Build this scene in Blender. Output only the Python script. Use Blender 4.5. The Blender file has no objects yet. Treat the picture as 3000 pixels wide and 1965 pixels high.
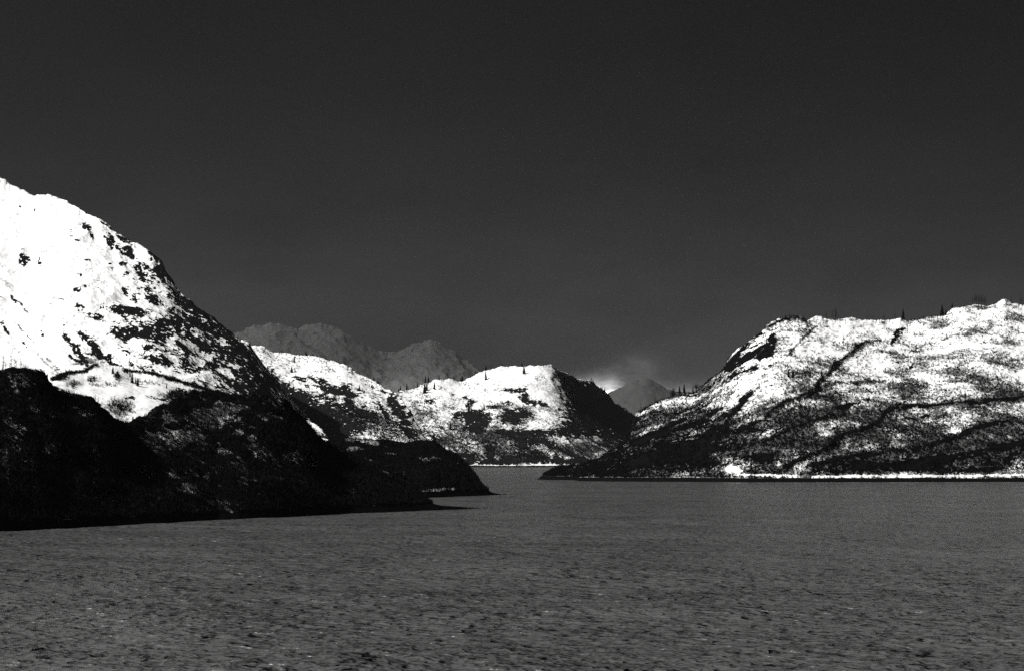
import bpy, math, random
import numpy as np

# ------------------------------------------------------------------ camera, sky, sun, exposure
YH, F, H = 1335.0, 6766.0, 24.0          # horizon row, focal length in photo pixels, eye height (m)
scene = bpy.context.scene
cam_data = bpy.data.cameras.new('camera')
cam = bpy.data.objects.new('camera', cam_data)
scene.collection.objects.link(cam)
cam.location = (0, 0, H)
cam.rotation_euler = (math.radians(90), 0, 0)
cam_data.sensor_width = 36.0
cam_data.lens = 36.0 * F / 3000.0
cam_data.shift_y = (YH - 982.5) / 3000.0
cam_data.clip_start = 1.0
cam_data.clip_end = 120000.0
scene.camera = cam
SUN_EL, SUN_AZ = math.radians(40), math.radians(-116)    # azimuth from +Y, negative = left
sun_dir = np.array([math.sin(SUN_AZ) * math.cos(SUN_EL), math.cos(SUN_AZ) * math.cos(SUN_EL), math.sin(SUN_EL)])
ld = bpy.data.lights.new('sun', 'SUN')
ld.energy = 5.0
ld.angle = math.radians(0.5)
ld.color = (1, 0.995, 0.985)
lo = bpy.data.objects.new('sun', ld)
scene.collection.objects.link(lo)
import mathutils
lo.rotation_euler = mathutils.Vector(tuple(sun_dir)).to_track_quat('Z', 'Y').to_euler()
EXPOSURE = 0.45
scene.view_settings.view_transform = 'Standard'
scene.view_settings.look = 'None'
scene.view_settings.gamma = 1
scene.view_settings.use_curve_mapping = False
scene.view_settings.exposure = EXPOSURE
scene.cycles.use_denoising = False
scene.cycles.max_bounces = 4
scene.cycles.diffuse_bounces = 2
scene.cycles.glossy_bounces = 2
scene.cycles.volume_bounces = 0
scene.cycles.sample_clamp_indirect = 0.6
scene.cycles.sample_clamp_direct = 3.0

def sock(nt, v):
    return v
class NT:
    """small helper for building node trees"""
    def __init__(s, nt): s.nt = nt
    def n(s, t, **kw):
        nd = s.nt.nodes.new(t)
        for k, v in kw.items(): setattr(nd, k, v)
        return nd
    def l(s, a, b): s.nt.links.new(a, b)
    def put(s, inp, v):
        if hasattr(v, 'is_output'): s.l(v, inp)
        else: inp.default_value = v
    def m(s, op, a, b=0.0, c=None, clamp=False):
        nd = s.n('ShaderNodeMath', operation=op, use_clamp=clamp)
        s.put(nd.inputs[0], a); s.put(nd.inputs[1], b)
        if c is not None: s.put(nd.inputs[2], c)
        return nd.outputs[0]
    def smooth(s, x, lo, hi):
        nd = s.n('ShaderNodeMapRange', interpolation_type='SMOOTHSTEP')
        s.put(nd.inputs['Value'], x); nd.inputs['From Min'].default_value = lo; nd.inputs['From Max'].default_value = hi
        return nd.outputs[0]
    def noise(s, vec, scale, detail=4, rough=0.55, dist=0.0):
        nd = s.n('ShaderNodeTexNoise')
        s.put(nd.inputs['Vector'], vec); nd.inputs['Scale'].default_value = scale
        nd.inputs['Detail'].default_value = detail; nd.inputs['Roughness'].default_value = rough
        nd.inputs['Distortion'].default_value = dist
        return nd.outputs['Fac']
    def scale(s, vec, sc, rot=(0, 0, 0)):
        nd = s.n('ShaderNodeMapping'); s.put(nd.inputs['Vector'], vec)
        nd.inputs['Scale'].default_value = sc; nd.inputs['Rotation'].default_value = rot
        return nd.outputs[0]
    def grey(s, v):
        nd = s.n('ShaderNodeCombineColor'); 
        for i in range(3): s.put(nd.inputs[i], v)
        return nd.outputs[0]

world = bpy.data.worlds.new('World')
scene.world = world
world.use_nodes = True
world.node_tree.nodes.clear()
w = NT(world.node_tree)
sky = w.n('ShaderNodeTexSky', sky_type='NISHITA', sun_disc=False)
sky.sun_elevation = SUN_EL
sky.sun_rotation = SUN_AZ
sky.air_density = 1.0; sky.dust_density = 0.3; sky.ozone_density = 1.5
sep = w.n('ShaderNodeSeparateColor'); w.l(sky.outputs[0], sep.inputs[0])
red = sep.outputs[0]                                   # the photograph is black and white through a red filter
tc = w.n('ShaderNodeTexCoord'); sx = w.n('ShaderNodeSeparateXYZ'); w.l(tc.outputs['Generated'], sx.inputs[0])
yy = w.m('MAXIMUM', sx.outputs[1], 0.05)
az = w.m('DIVIDE', sx.outputs[0], yy); el = w.m('DIVIDE', sx.outputs[2], yy)
def cloud(px, py, rx, ry, power=1.0):
    a = w.m('DIVIDE', w.m('SUBTRACT', az, (px - 1500) / F), rx / F)
    b = w.m('DIVIDE', w.m('SUBTRACT', el, (YH - py) / F), ry / F)
    d = w.m('ADD', w.m('MULTIPLY', a, a), w.m('MULTIPLY', b, b))
    return w.m('EXPONENT', w.m('MULTIPLY', d, -power))
cn = w.smooth(w.noise(w.scale(tc.outputs['Generated'], (1, 1, 1.8)), 90, 6, 0.65), 0.3, 0.72)
c1 = cloud(1762, 1168, 78, 40); c2 = cloud(2010, 1190, 130, 46); c3 = cloud(1850, 1085, 80, 38)
cl = w.m('ADD', w.m('MULTIPLY', c1, 26.0), w.m('ADD', w.m('MULTIPLY', c2, 9.0), w.m('MULTIPLY', c3, 0.8)))
cl = w.m('MULTIPLY', cl, w.m('ADD', 0.35, w.m('MULTIPLY', cn, 1.0)))
veil = w.m('MULTIPLY', w.m('EXPONENT', w.m('MULTIPLY', w.m('ABSOLUTE', sx.outputs[2]), -26.0)), w.m('MULTIPLY_ADD', w.noise(w.scale(tc.outputs['Generated'], (1, 1, 2.5)), 16, 5, 0.55), 1.3, 0.25))
cl = w.m('ADD', cl, veil)
big = w.noise(w.scale(tc.outputs['Generated'], (1, 1, 2.0)), 7, 3, 0.5)
side = w.m('MULTIPLY_ADD', az, -0.9, 0.95)             # the sky is a little lighter towards the sun
skyv = w.m('MULTIPLY', w.m('MULTIPLY', red, 0.015), w.m('MULTIPLY', side, w.m('MULTIPLY_ADD', big, 0.7, 0.65)))
tot = w.m('ADD', skyv, cl)
bg = w.n('ShaderNodeBackground'); w.l(w.grey(tot), bg.inputs[0]); bg.inputs[1].default_value = 0.15
wo = w.n('ShaderNodeOutputWorld'); w.l(bg.outputs[0], wo.inputs[0])

# ------------------------------------------------------------------ materials
def material(name):
    mt = bpy.data.materials.new(name); mt.use_nodes = True
    mt.node_tree.nodes.clear()
    return mt, NT(mt.node_tree)

def terrain_material(name, px_m, k=0.5, soft=0.09, snow=0.86, rock=0.03, kv=0.9, streak=0.0, relief=0.08):
    """snow lying on rock and scrub; attributes rock and veg say how much of it shows, px_m sets the grain (m)"""
    mt, t = material(name)
    geo = t.n('ShaderNodeTexCoord').outputs['Object']
    ar = t.n('ShaderNodeAttribute', attribute_name='rock').outputs['Fac']
    av = t.n('ShaderNodeAttribute', attribute_name='veg').outputs['Fac']
    n1 = t.noise(geo, 1 / (px_m * 7), 5, 0.62)
    r = t.m('MULTIPLY_ADD', t.m('SUBTRACT', n1, 0.5), k, ar)
    rm = t.smooth(r, 0.5 - soft, 0.5 + soft)
    n2 = t.noise(t.scale(geo, (1, 1, 0.45), (0, streak, 0)), 1 / (px_m * 3.2), 4, 0.7)
    n3 = t.noise(geo, 1 / (px_m * 30), 3, 0.6)
    vv = t.m('ADD', t.m('MULTIPLY', t.m('SUBTRACT', n2, 0.5), 2.3), t.m('ADD', t.m('MULTIPLY', t.m('SUBTRACT', n3, 0.5), 1.9), av))
    vm = t.m('MULTIPLY', t.smooth(vv, 0.25, 0.95), kv)
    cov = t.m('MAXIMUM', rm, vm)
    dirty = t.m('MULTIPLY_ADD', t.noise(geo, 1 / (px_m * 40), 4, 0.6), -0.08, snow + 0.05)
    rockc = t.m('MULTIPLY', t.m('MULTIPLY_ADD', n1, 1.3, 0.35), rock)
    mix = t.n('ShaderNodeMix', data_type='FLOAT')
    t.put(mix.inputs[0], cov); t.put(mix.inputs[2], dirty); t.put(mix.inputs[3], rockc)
    b = t.n('ShaderNodeBsdfPrincipled')
    t.l(t.grey(mix.outputs[0]), b.inputs['Base Color'])
    b.inputs['Roughness'].default_value = 0.85
    b.inputs['Specular IOR Level'].default_value = 0.0
    bp = t.n('ShaderNodeBump'); bp.inputs['Strength'].default_value = 0.6
    bp.inputs['Distance'].default_value = px_m * 2.0
    t.put(bp.inputs['Height'], t.m('MULTIPLY', t.noise(geo, 1 / (px_m * 9), 6, 0.65), t.m('MULTIPLY_ADD', cov, 1.0, relief)))
    t.l(bp.outputs[0], b.inputs['Normal'])
    o = t.n('ShaderNodeOutputMaterial'); t.l(b.outputs[0], o.inputs[0])
    return mt

def plain_material(name, col, var=0.5, sc=1.0, rough=0.9):
    mt, t = material(name)
    geo = t.n('ShaderNodeTexCoord').outputs['Object']
    n = t.noise(geo, sc, 3, 0.6)
    b = t.n('ShaderNodeBsdfPrincipled')
    t.l(t.grey(t.m('MULTIPLY_ADD', n, col * var * 2, col * (1 - var))), b.inputs['Base Color'])
    b.inputs['Roughness'].default_value = rough; b.inputs['Specular IOR Level'].default_value = 0.05
    o = t.n('ShaderNodeOutputMaterial'); t.l(b.outputs[0], o.inputs[0])
    return mt

# ------------------------------------------------------------------ noise in numpy
_rs = np.random.RandomState(7)
_perm = _rs.permutation(256).astype(np.int64); _perm = np.concatenate([_perm, _perm, _perm])
_g = _rs.normal(size=(256, 3)); _g /= np.linalg.norm(_g, axis=1)[:, None]
def perlin(x, y, z):
    xi, yi, zi = np.floor(x).astype(np.int64), np.floor(y).astype(np.int64), np.floor(z).astype(np.int64)
    xf, yf, zf = x - xi, y - yi, z - zi
    u, v, s = [q * q * q * (q * (q * 6 - 15) + 10) for q in (xf, yf, zf)]
    xi &= 255; yi &= 255; zi &= 255
    def gr(a, b, c):
        h = _perm[_perm[_perm[(xi + a) & 255] + ((yi + b) & 255)] + ((zi + c) & 255)]
        g = _g[h]
        return g[..., 0] * (xf - a) + g[..., 1] * (yf - b) + g[..., 2] * (zf - c)
    x00 = gr(0, 0, 0) * (1 - u) + gr(1, 0, 0) * u; x10 = gr(0, 1, 0) * (1 - u) + gr(1, 1, 0) * u
    x01 = gr(0, 0, 1) * (1 - u) + gr(1, 0, 1) * u; x11 = gr(0, 1, 1) * (1 - u) + gr(1, 1, 1) * u
    return ((x00 * (1 - v) + x10 * v) * (1 - s) + (x01 * (1 - v) + x11 * v) * s) * 1.6
def fbm(x, y, z, octv=4, gain=0.5, ridged=False):
    a, tot, o = 1.0, 0.0, 0.0
    for i in range(octv):
        n = perlin(x + 17.3 * i, y - 9.1 * i, z + 5.7 * i)
        if ridged: n = 1 - 2 * np.abs(n)
        o = o + a * n; tot += a; a *= gain
        x, y, z = x * 2.03, y * 2.03, z * 2.03
    return o / tot
def ss(x, a, b):
    t = np.clip((x - a) / (b - a), 0, 1); return t * t * (3 - 2 * t)

def seg_dist(px, py, pts):
    """distance to a polyline, with the side (+ above the line in the photo)"""
    best = np.full(px.shape, 1e9); sgn = np.ones(px.shape)
    for (x0, y0), (x1, y1) in zip(pts[:-1], pts[1:]):
        dx, dy = x1 - x0, y1 - y0; L = dx * dx + dy * dy + 1e-9
        t = np.clip(((px - x0) * dx + (py - y0) * dy) / L, 0, 1)
        qx, qy = x0 + t * dx - px, y0 + t * dy - py
        d = np.hypot(qx, qy); m = d < best
        best = np.where(m, d, best)
        if dx < 0: dx, dy = -dx, -dy
        cr = dx * (py - y0) - dy * (px - (x0))
        sgn = np.where(m, np.where(cr < 0, 1.0, -1.0), sgn)
    return best, sgn
def paint(px, py, items):
    """sum of soft blobs (x, y, rx, ry, angle, amount) and strokes (amount, width, [points])"""
    out = np.zeros(px.shape)
    for it in items:
        if len(it) == 3:
            amt, wd, pts = it
            xs = [p[0] for p in pts]; ys = [p[1] for p in pts]; e = 3 * wd
            m = (px > min(xs) - e) & (px < max(xs) + e) & (py > min(ys) - e) & (py < max(ys) + e)
            d, _ = seg_dist(px[m], py[m], pts)
            out[m] += amt * np.exp(-(d / wd) ** 2.5)
        else:
            x, y, rx, ry, an, amt = it
            e = 3 * max(rx, ry)
            m = (abs(px - x) < e) & (abs(py - y) < e)
            c, s = math.cos(math.radians(an)), math.sin(math.radians(an))
            dx, dy = px[m] - x, py[m] - y
            a, b = (dx * c + dy * s) / rx, (-dx * s + dy * c) / ry
            out[m] += amt * np.exp(-((a * a + b * b) / 1.1) ** 1.4)
    return out

def link(o):
    scene.collection.objects.link(o); return o
def grid_mesh(name, V, mat, attrs):
    nr, nc = V.shape[:2]
    me = bpy.data.meshes.new(name)
    idx = np.arange(nr * nc).reshape(nr, nc)
    q = np.stack([idx[:-1, :-1], idx[:-1, 1:], idx[1:, 1:], idx[1:, :-1]], -1).reshape(-1, 4)
    me.vertices.add(nr * nc); me.vertices.foreach_set('co', V.reshape(-1).astype(np.float32))
    me.loops.add(q.size); me.loops.foreach_set('vertex_index', q.reshape(-1).astype(np.int32))
    me.polygons.add(len(q)); me.polygons.foreach_set('loop_start', np.arange(0, q.size, 4, dtype=np.int32))
    me.update(calc_edges=True)
    me.polygons.foreach_set('use_smooth', np.ones(len(q), dtype=bool))
    for k, v in attrs.items():
        a = me.attributes.new(k, 'FLOAT', 'POINT'); a.data.foreach_set('value', v.reshape(-1).astype(np.float32))
    me.materials.append(mat)
    return link(bpy.data.objects.new(name, me))
def normals(V):
    du = np.gradient(V, axis=1); dv = np.gradient(V, axis=0)
    n = np.cross(du, dv); return n / (np.linalg.norm(n, axis=-1, keepdims=True) + 1e-9)

HILLS = {}
def hill(key, name, ridge, shore, depth, back, nr, step, mat, q=1.7, a=0.35, seed=0,
         lump=(60, 6), mid=(14, 1.6), rockpaint=(), vegpaint=(), rock0=0.0, veg0=0.0, ledges=(),
         aniso=0.0, nrock=(20, 0.45), steep=(0.55, 1.2), beach=0.0, vegfun=None, label=None, shear=0.0, nveg=(30, 0.3), wa=8.0, rockfun=None, rough=2.2, fleck=3.2, protect=0.2):
    """one landform: its crest and waterline are surveyed from the photo and set at their real distance"""
    p0, p1 = ridge[0][0], ridge[-1][0]
    px = np.arange(p0, p1 + 0.01, step)
    pr = np.interp(px, *zip(*ridge)); ps = np.interp(px, *zip(*shore))
    fade = np.minimum(1, np.minimum(abs(ps - pr) / 40, 1))
    pr0 = pr; prr = fade * rough * (2.2 * fbm(px / 40 + seed, px * 0, px * 0, 2) + 2.0 * fbm(px / 11 + seed, px * 0 + 3, px * 0, 3, 0.7))
    ds = H * F / (ps - YH)
    def sm(v, wpx):
        k = int(wpx / step); g = np.exp(-np.linspace(-2, 2, 2 * k + 1) ** 2); g /= g.sum()
        return np.convolve(np.pad(v, k, mode='edge'), g, mode='valid')
    dep = np.interp(px, *zip(*depth)); ends = np.minimum(px - p0, p1 - px); e_ = ss(ends, 0, 90)
    dep = sm(dep, 70) * e_ + dep * (1 - e_)
    dr = ds + dep
    pr = pr0; prs = sm(pr, 90); prs = prs * e_ + pr * (1 - e_)
    bk = 14
    t = np.linspace(0, 1, nr)
    T, PX = np.meshgrid(t, px, indexing='ij')
    PY = ps[None] + (prs - ps)[None] * T + (pr - prs)[None] * T ** 9 + prr[None] * T ** 55
    pr = pr + prr
    DEP = (dr - ds)[None] + 0 * T
    if shear: DEP = np.interp(PX - shear * (PY - pr.min()), px, dr - ds)
    Y = ds[None] + DEP * (a * T + (1 - a) * T ** q)
    Z = H + (YH - PY) / F * Y
    s = np.linspace(0, 1, bk + 1)[1:][:, None]
    Yb = dr[None] + s * back; Zb = Z[-1][None] * (1 - s ** 1.6) - 6 * s
    Yf = np.stack([ds - 14, ds - 5]); Zf = np.stack([ds * 0 - 5, ds * 0 - 2.2])
    Y = np.concatenate([Yf, Y, Yb]); Z = np.concatenate([Zf, Z, Zb])
    PX = np.repeat(px[None], Y.shape[0], 0)
    PYv = np.concatenate([np.repeat(ps[None], 2, 0), PY, np.repeat(pr[None], bk, 0)])
    TT = np.concatenate([np.zeros((2, len(px))), T, np.ones((bk, len(px)))])
    V = np.stack([Y * (PX - 1500) / F, Y, Z], -1)
    N = normals(V)
    X_, Y_, Z_ = V[..., 0] + seed * 913.0, V[..., 1], V[..., 2] + seed * 77.0
    amp = np.clip(Z / 12, 0.05, 1)
    PX0, PY0 = PX, PYv
    wp_ = 13.0
    PX = PX + wa * fbm(PX / wp_ + seed * 31, PYv / wp_, PX * 0, 4, 0.6); PYv = PYv + wa * fbm(PX / wp_ + 50, PYv / wp_ + seed * 31, PX * 0, 4, 0.6) * 0.7
    D = lump[1] * fbm(X_ / lump[0], Y_ / lump[0], Z_ / lump[0], 4)
    ca, sa = math.cos(aniso), math.sin(aniso)
    A, B = X_ * ca + Z_ * sa, -X_ * sa + Z_ * ca          # A runs along the grain of the rock
    D = D + mid[1] * fbm(A / mid[0] / 2.2, Y_ / mid[0] / 2, B / mid[0], 5, 0.55, True)
    for amt, wd, hgt, pts in ledges:
        d, sg = seg_dist(PX, PYv, pts)
        u = d * sg
        D = D + hgt * np.where(u > 0, np.exp(-np.abs(u) / wd), np.exp(-(u / (amt)) ** 2) * 1.0) * (TT < 0.995)
    D = D - 0.0
    D = D * amp
    D[-1] = 0; D[:2] = 0
    V2 = V + N * D[..., None]
    N2 = normals(V2)
    st = 1 - np.clip(N2[..., 2], 0, 1)
    rp = paint(PX, PYv, rockpaint)
    rp = np.minimum(rp, 1.0); rp = np.where(rp > 0, rp * 0.78, rp)
    rk = rock0 + rp
    if rockfun is not None: rk = rk + rockfun(PX, PYv, TT)
    rk = rk + (1 + 0.9 * np.clip(rp, 0, 1)) * nrock[1] * fbm(A / nrock[0] / 1.8 + 3, Y_ / nrock[0] / 2, B / nrock[0], 6, 0.68)
    den = rk * 0.75 + 0.25 * np.clip(rp, 0, 1)
    sm_ = den + (0.85 + 0.5 * np.clip(rp + (rockfun(PX, PYv, TT) if rockfun else 0), 0, 1)) * fbm(A / (nrock[0] * 0.45) + 11, Y_ / (nrock[0] * .5), B / (nrock[0] * 0.25), 4, 0.65)
    rk = np.maximum(rk, sm_)
    rk = rk + steep[1] * np.clip(st - steep[0], -0.12, 1)
    if fleck > 0:                                    # snow caught on ledges in the bare rock
        fl = fbm(A / (nrock[0] * 0.55) + 31, Y_ / (nrock[0] * .5), B / (nrock[0] * 0.2), 5, 0.62)
        rk = np.minimum(rk, 1.15) - fleck * np.clip(fl - 0.13, 0, 0.4) * ss(rk, 0.3, 0.7) * (1 - protect * np.clip((rp - 0.3) / 0.35, 0, 1))
    vg = veg0 + paint(PX, PYv, vegpaint)
    if vegfun is not None: vg = vg + vegfun(PX, PYv, TT)
    vg = vg + nveg[1] * fbm(A / nveg[0] / 1.6 + 9, Y_ / nveg[0] / 2, B / nveg[0], 4, 0.55)
    if beach > 0:
        bn = beach * (1 + 0.25 * fbm(X_ / 25, Y_ / 25, Z_ * 0, 3))
        rk = np.where(V2[..., 2] < bn, np.maximum(rk, 1.2), rk)
    o = grid_mesh(name, V2, mat, {'rock': np.clip(rk, -2, 2), 'veg': np.clip(vg, -1, 2)})
    o['kind'] = 'structure'
    if label: o['label'] = label
    HILLS[key] = dict(V=V2, qx=1500 + F * V2[..., 0] / V2[..., 1], qy=YH - F * (V2[..., 2] - H) / V2[..., 1],
                      veg=vg, rock=rk, T=TT, PX=PX0, PY=PY0, N=N2)
    return o

def scrub(key, n, hm, wd, blades, mat, label, seed, power=1.5, minrow=2):
    """leafless alder scrub: bundles of thin stems, one mass nobody could count"""
    h = HILLS[key]; rs = np.random.RandomState(seed)
    W = np.clip(h['veg'], 0, 1) ** power * (h['rock'] < 0.9) * (h['T'] > 0.015) * (h['T'] <= 1) * (h['V'][..., 2] > 3)
    W = W * ((h['qx'] > -60) & (h['qx'] < 3060))
    last = np.where(h['T'] < 0.9999, 1, 0.4)
    W = (W * last).reshape(-1); W /= W.sum()
    ids = rs.choice(len(W), n, p=W)
    nc = h['V'].shape[1]
    V = h['V'].reshape(-1, 3); P = V[ids]
    nb = V[np.minimum(ids + 1, len(V) - 1)]
    P = P + (nb - P) * rs.rand(n, 1) * ((ids % nc) < nc - 1)[:, None]
    hh = hm * rs.uniform(0.5, 1.25, n)
    P = np.repeat(P, blades, 0); hh = np.repeat(hh, blades) * rs.uniform(0.5, 1.0, n * blades)
    m = n * blades
    az_ = rs.uniform(0, 2 * np.pi, m); tilt = np.abs(rs.normal(0, 0.38, m))
    dirv = np.stack([np.sin(tilt) * np.cos(az_), np.sin(tilt) * np.sin(az_), np.cos(tilt)], -1)
    a2 = rs.uniform(0, np.pi, m); wv = np.stack([np.cos(a2), np.sin(a2), a2 * 0], -1) * wd
    off = rs.normal(0, hm * 0.12, (m, 3)) * [1, 1, 0]
    base = P + off - np.array([0, 0, 0.3])
    mid_ = base + dirv * hh[:, None] * 0.6
    tip = base + dirv * hh[:, None] + rs.normal(0, hm * 0.1, (m, 3))
    vs = np.stack([base - wv * .5, base + wv * .5, mid_ + wv * .55, mid_ - wv * .55, tip], 1).reshape(-1, 3)
    me = bpy.data.meshes.new('alder_scrub')
    b = np.arange(m)[:, None] * 5
    quads = b + np.array([0, 1, 2, 3]); tris = b + np.array([3, 2, 4])
    loops = np.concatenate([quads.reshape(-1), tris.reshape(-1)])
    starts = np.concatenate([np.arange(m) * 4, 4 * m + np.arange(m) * 3])
    me.vertices.add(len(vs)); me.vertices.foreach_set('co', vs.reshape(-1).astype(np.float32))
    me.loops.add(len(loops)); me.loops.foreach_set('vertex_index', loops.astype(np.int32))
    me.polygons.add(2 * m); me.polygons.foreach_set('loop_start', starts.astype(np.int32))
    me.update(calc_edges=True); me.materials.append(mat)
    o = link(bpy.data.objects.new('alder_scrub', me)); o['kind'] = 'stuff'; o['label'] = label; o['category'] = 'scrub'
    return o

# ------------------------------------------------------------------ the landforms
exec_order = []
M_left = terrain_material('snow_on_cliffs', 1.7, relief=0.2, k=0.7, soft=0.05, snow=0.9, rock=0.006)
M_far = terrain_material('snow_on_far_hills', 2.0, k=0.6, soft=0.07, snow=0.86, rock=0.009)
M_right = terrain_material('snow_on_right_hill', 1.05, k=0.6, soft=0.08, snow=0.88, rock=0.004, streak=0.3)
M_dark = terrain_material('scrub_covered_hill', 0.45, k=0.55, soft=0.10, snow=0.85, rock=0.003)
M_knoll = terrain_material('snow_on_knoll', 0.7, k=0.5, soft=0.07, snow=0.88, rock=0.006)
M_haze = terrain_material('cloud_shaded_distant_snow', 9.0, k=0.5, soft=0.2, snow=0.10, rock=0.015)  # snow colour darkened to stand in for cloud shade on the far peaks

# big snowy mountain on the left
RP = [(70,757,16,26,0,.9),(113,762,9,17,0,.8),(.9,9,[(248,657),(262,676),(272,696)]),(236,674,16,9,0,.4),(207,681,6,7,0,.7),
(227,711,9,3,10,.7),(211,698,6,3,0,.5),(.7,6,[(298,655),(325,672)]),(.8,7,[(305,690),(325,728)]),(.8,6,[(320,688),(332,712)]),
(.8,6,[(340,690),(362,708)]),(342,731,9,5,30,.8),(.8,6,[(364,707),(386,723)]),(.8,8,[(372,738),(403,776)]),(255,764,9,4,0,.8),
(323,770,7,6,20,.8),(331,788,9,5,20,.8),(358,775,9,8,0,.8),(423,781,11,5,30,.8),(.9,10,[(403,787),(420,815)]),(360,805,15,6,-10,.8),
(.8,7,[(440,750),(458,770)]),(235,805,9,7,30,.6),(59,609,4,4,0,.7),(105,620,4,4,0,.7),(137,607,5,4,0,.7),(233,635,5,4,0,.6),
(.9,7,[(478,789),(507,828)]),(.9,8,[(463,790),(475,830)]),(.9,6,[(500,868),(545,877)]),(446,885,18,9,20,.8),(.9,13,[(545,885),(590,930)]),
(478,952,19,14,0,1),(517,946,17,13,20,.9),(571,943,17,12,20,.9),(.9,9,[(615,925),(648,968)]),(382,981,42,17,-4,1.1),(345,968,20,12,0,.35),
(549,962,14,7,0,.8),(555,981,15,8,0,.8),(574,1000,15,8,15,.8),(494,988,9,6,0,.8),(616,1020,30,13,10,.9),(.8,7,[(600,960),(630,990)]),
(.9,15,[(655,975),(745,1085)]),(683,1052,42,22,20,.7),(555,1081,38,14,15,1),(629,1068,24,14,20,.8),(.8,7,[(518,1008),(546,1040)]),
(469,1062,30,9,10,.9),(430,1030,12,8,0,.8),(462,1013,18,12,0,.5),(745,1129,70,30,0,1.1),(703,1097,42,14,10,.5),(.7,8,[(626,1094),(690,1135)]),
(408,917,11,18,-20,.9),(398,885,6,14,-20,.8),(376,911,12,9,0,.8),(218,863,38,9,-22,.75),(181,882,13,7,20,.6),(240,909,24,9,20,.65),
(279,931,30,12,15,.8),(331,909,28,12,15,.85),(379,915,18,9,20,.7),(345,883,9,4,0,.8),(.6,4,[(356,848),(372,866)]),(440,915,14,10,20,.5),
(520,900,55,30,40,.3),(600,985,80,50,35,.38),(470,1000,70,40,20,.3),(380,930,60,25,15,.25),(450,800,50,30,45,.25),(340,710,50,25,45,.25),(430,860,30,12,30,.2),(380,760,60,40,40,.12),(700,1010,60,25,45,.35),
(.8,5,[(30,870),(47,893)]),(4,877,6,3,0,.7),(15,905,8,7,30,.6),(37,907,7,5,0,.6),(.6,3,[(72,912),(90,926)]),(.9,7,[(6,953),(22,977)]),
(.9,7,[(-4,975),(14,996)]),(.6,2.4,[(43,948),(75,978),(105,1010)]),(122,983,7,7,0,.8),(.6,4,[(68,1003),(85,1027)]),(.6,2.5,[(105,1018),(125,1045)]),
(.9,10,[(192,992),(225,1028)]),(.95,12,[(237,980),(262,1005),(288,1032)]),(.9,5,[(285,1025),(350,1075)]),(.8,5,[(222,1025),(255,1065)]),
(.8,4,[(194,1034),(240,1068)]),(245,1055,18,14,0,.5),(.45,4,[(0,850),(30,868),(60,895),(95,930)]),(50,1015,40,20,35,.2)]
VP = [(250,1062,60,16,0,.6),(.5,5,[(110,1045),(175,1095)]),(.5,5,[(140,1050),(175,1085)]),(170,1060,60,30,0,.25),(60,1020,50,20,20,.2),(700,1150,120,30,0,.4)]
hill('M1', 'mountain', [(-620,330),(-300,400),(-120,450),(0,528),(30,548),(85,573),(143,578),(200,595),(235,612),(300,650),(330,675),(350,690),(385,715),(430,740),
 (460,770),(490,800),(510,830),(530,858),(565,885),(600,920),(630,945),(650,965),(680,985),(705,1000),(723,1006),(750,1042),(773,1077),(800,1104),(830,1150),(870,1200),(920,1245),(960,1290),(1010,1335),(1040,1375)],
 [(-620,1386),(1040,1386)], [(-620,1400),(-100,1150),(100,1000),(350,820),(550,680),(900,600),(1040,60)], 1500, 560, 1.6, M_left,
 q=1.5, a=0.6, seed=1, lump=(120, 11), mid=(34, 5.0), rockpaint=RP, vegpaint=VP, rock0=-0.1, rockfun=lambda x, y, t: 0.5 * ss(x + 0.6 * y, 580, 1050), aniso=-0.75, nrock=(20, 1.05), fleck=4.6, steep=(0.5, 0.35),
 vegfun=lambda x, y, t: ss(x + y, 1450, 1900) * 0.1, label='large snow covered mountain with black rock outcrops rising out of the left edge of the view')

# middle left hill
RP = [(927,1112,30,9,5,.8),(969,1089,22,7,10,.5),(992,1146,42,12,5,.9),(946,1131,20,7,0,.6),(1023,1165,14,14,0,.6),(931,1158,45,8,15,.6),
(815,1127,24,14,20,.7),(.7,14,[(840,1140),(960,1205)]),(969,1219,60,28,15,1),(989,1258,70,30,0,.9),(885,1192,60,22,25,.8),(1062,1208,27,13,20,.9),
(1092,1219,13,10,0,.8),(.8,17,[(1150,1170),(1175,1215),(1205,1268)]),(1123,1144,11,5,20,.8),(1092,1133,9,4,0,.7),(1035,1089,10,7,30,.8),
(1019,1192,16,12,0,.7),(931,1092,16,5,0,.5),(790,1090,25,18,30,.7),(870,1110,25,8,15,.4),(.6,4,[(1110,1180),(1135,1225)])]
hill('M2', 'hill', [(560,1060),(640,1030),(700,1008),(738,1013),(769,1015),(800,1031),(854,1038),(892,1042),(935,1044),(969,1058),(1004,1069),(1027,1081),(1046,1096),(1085,1115),
 (1116,1127),(1142,1142),(1162,1158),(1181,1177),(1200,1204),(1219,1239),(1239,1273),(1262,1310),(1300,1362),(1312,1372)],
 [(560,1377),(1312,1377)], [(560,700),(900,650),(1150,450),(1312,40)], 900, 380, 1.6, M_far, q=1.5, a=0.5, seed=2,
 lump=(90, 8), mid=(26, 3.6), rockpaint=RP, rock0=0.0, rockfun=lambda x, y, t: 0.12 + 0.38 * ss(y, 1040, 1180), aniso=-0.5, nrock=(18, 0.85), steep=(0.5, 1.0), veg0=0.08,
 vegpaint=[(1120,1250,90,40,20,.45),(1000,1200,120,40,20,.2),(900,1070,100,25,10,.05)], label='snowy hill with scattered spruces behind the dark headland')

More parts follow.
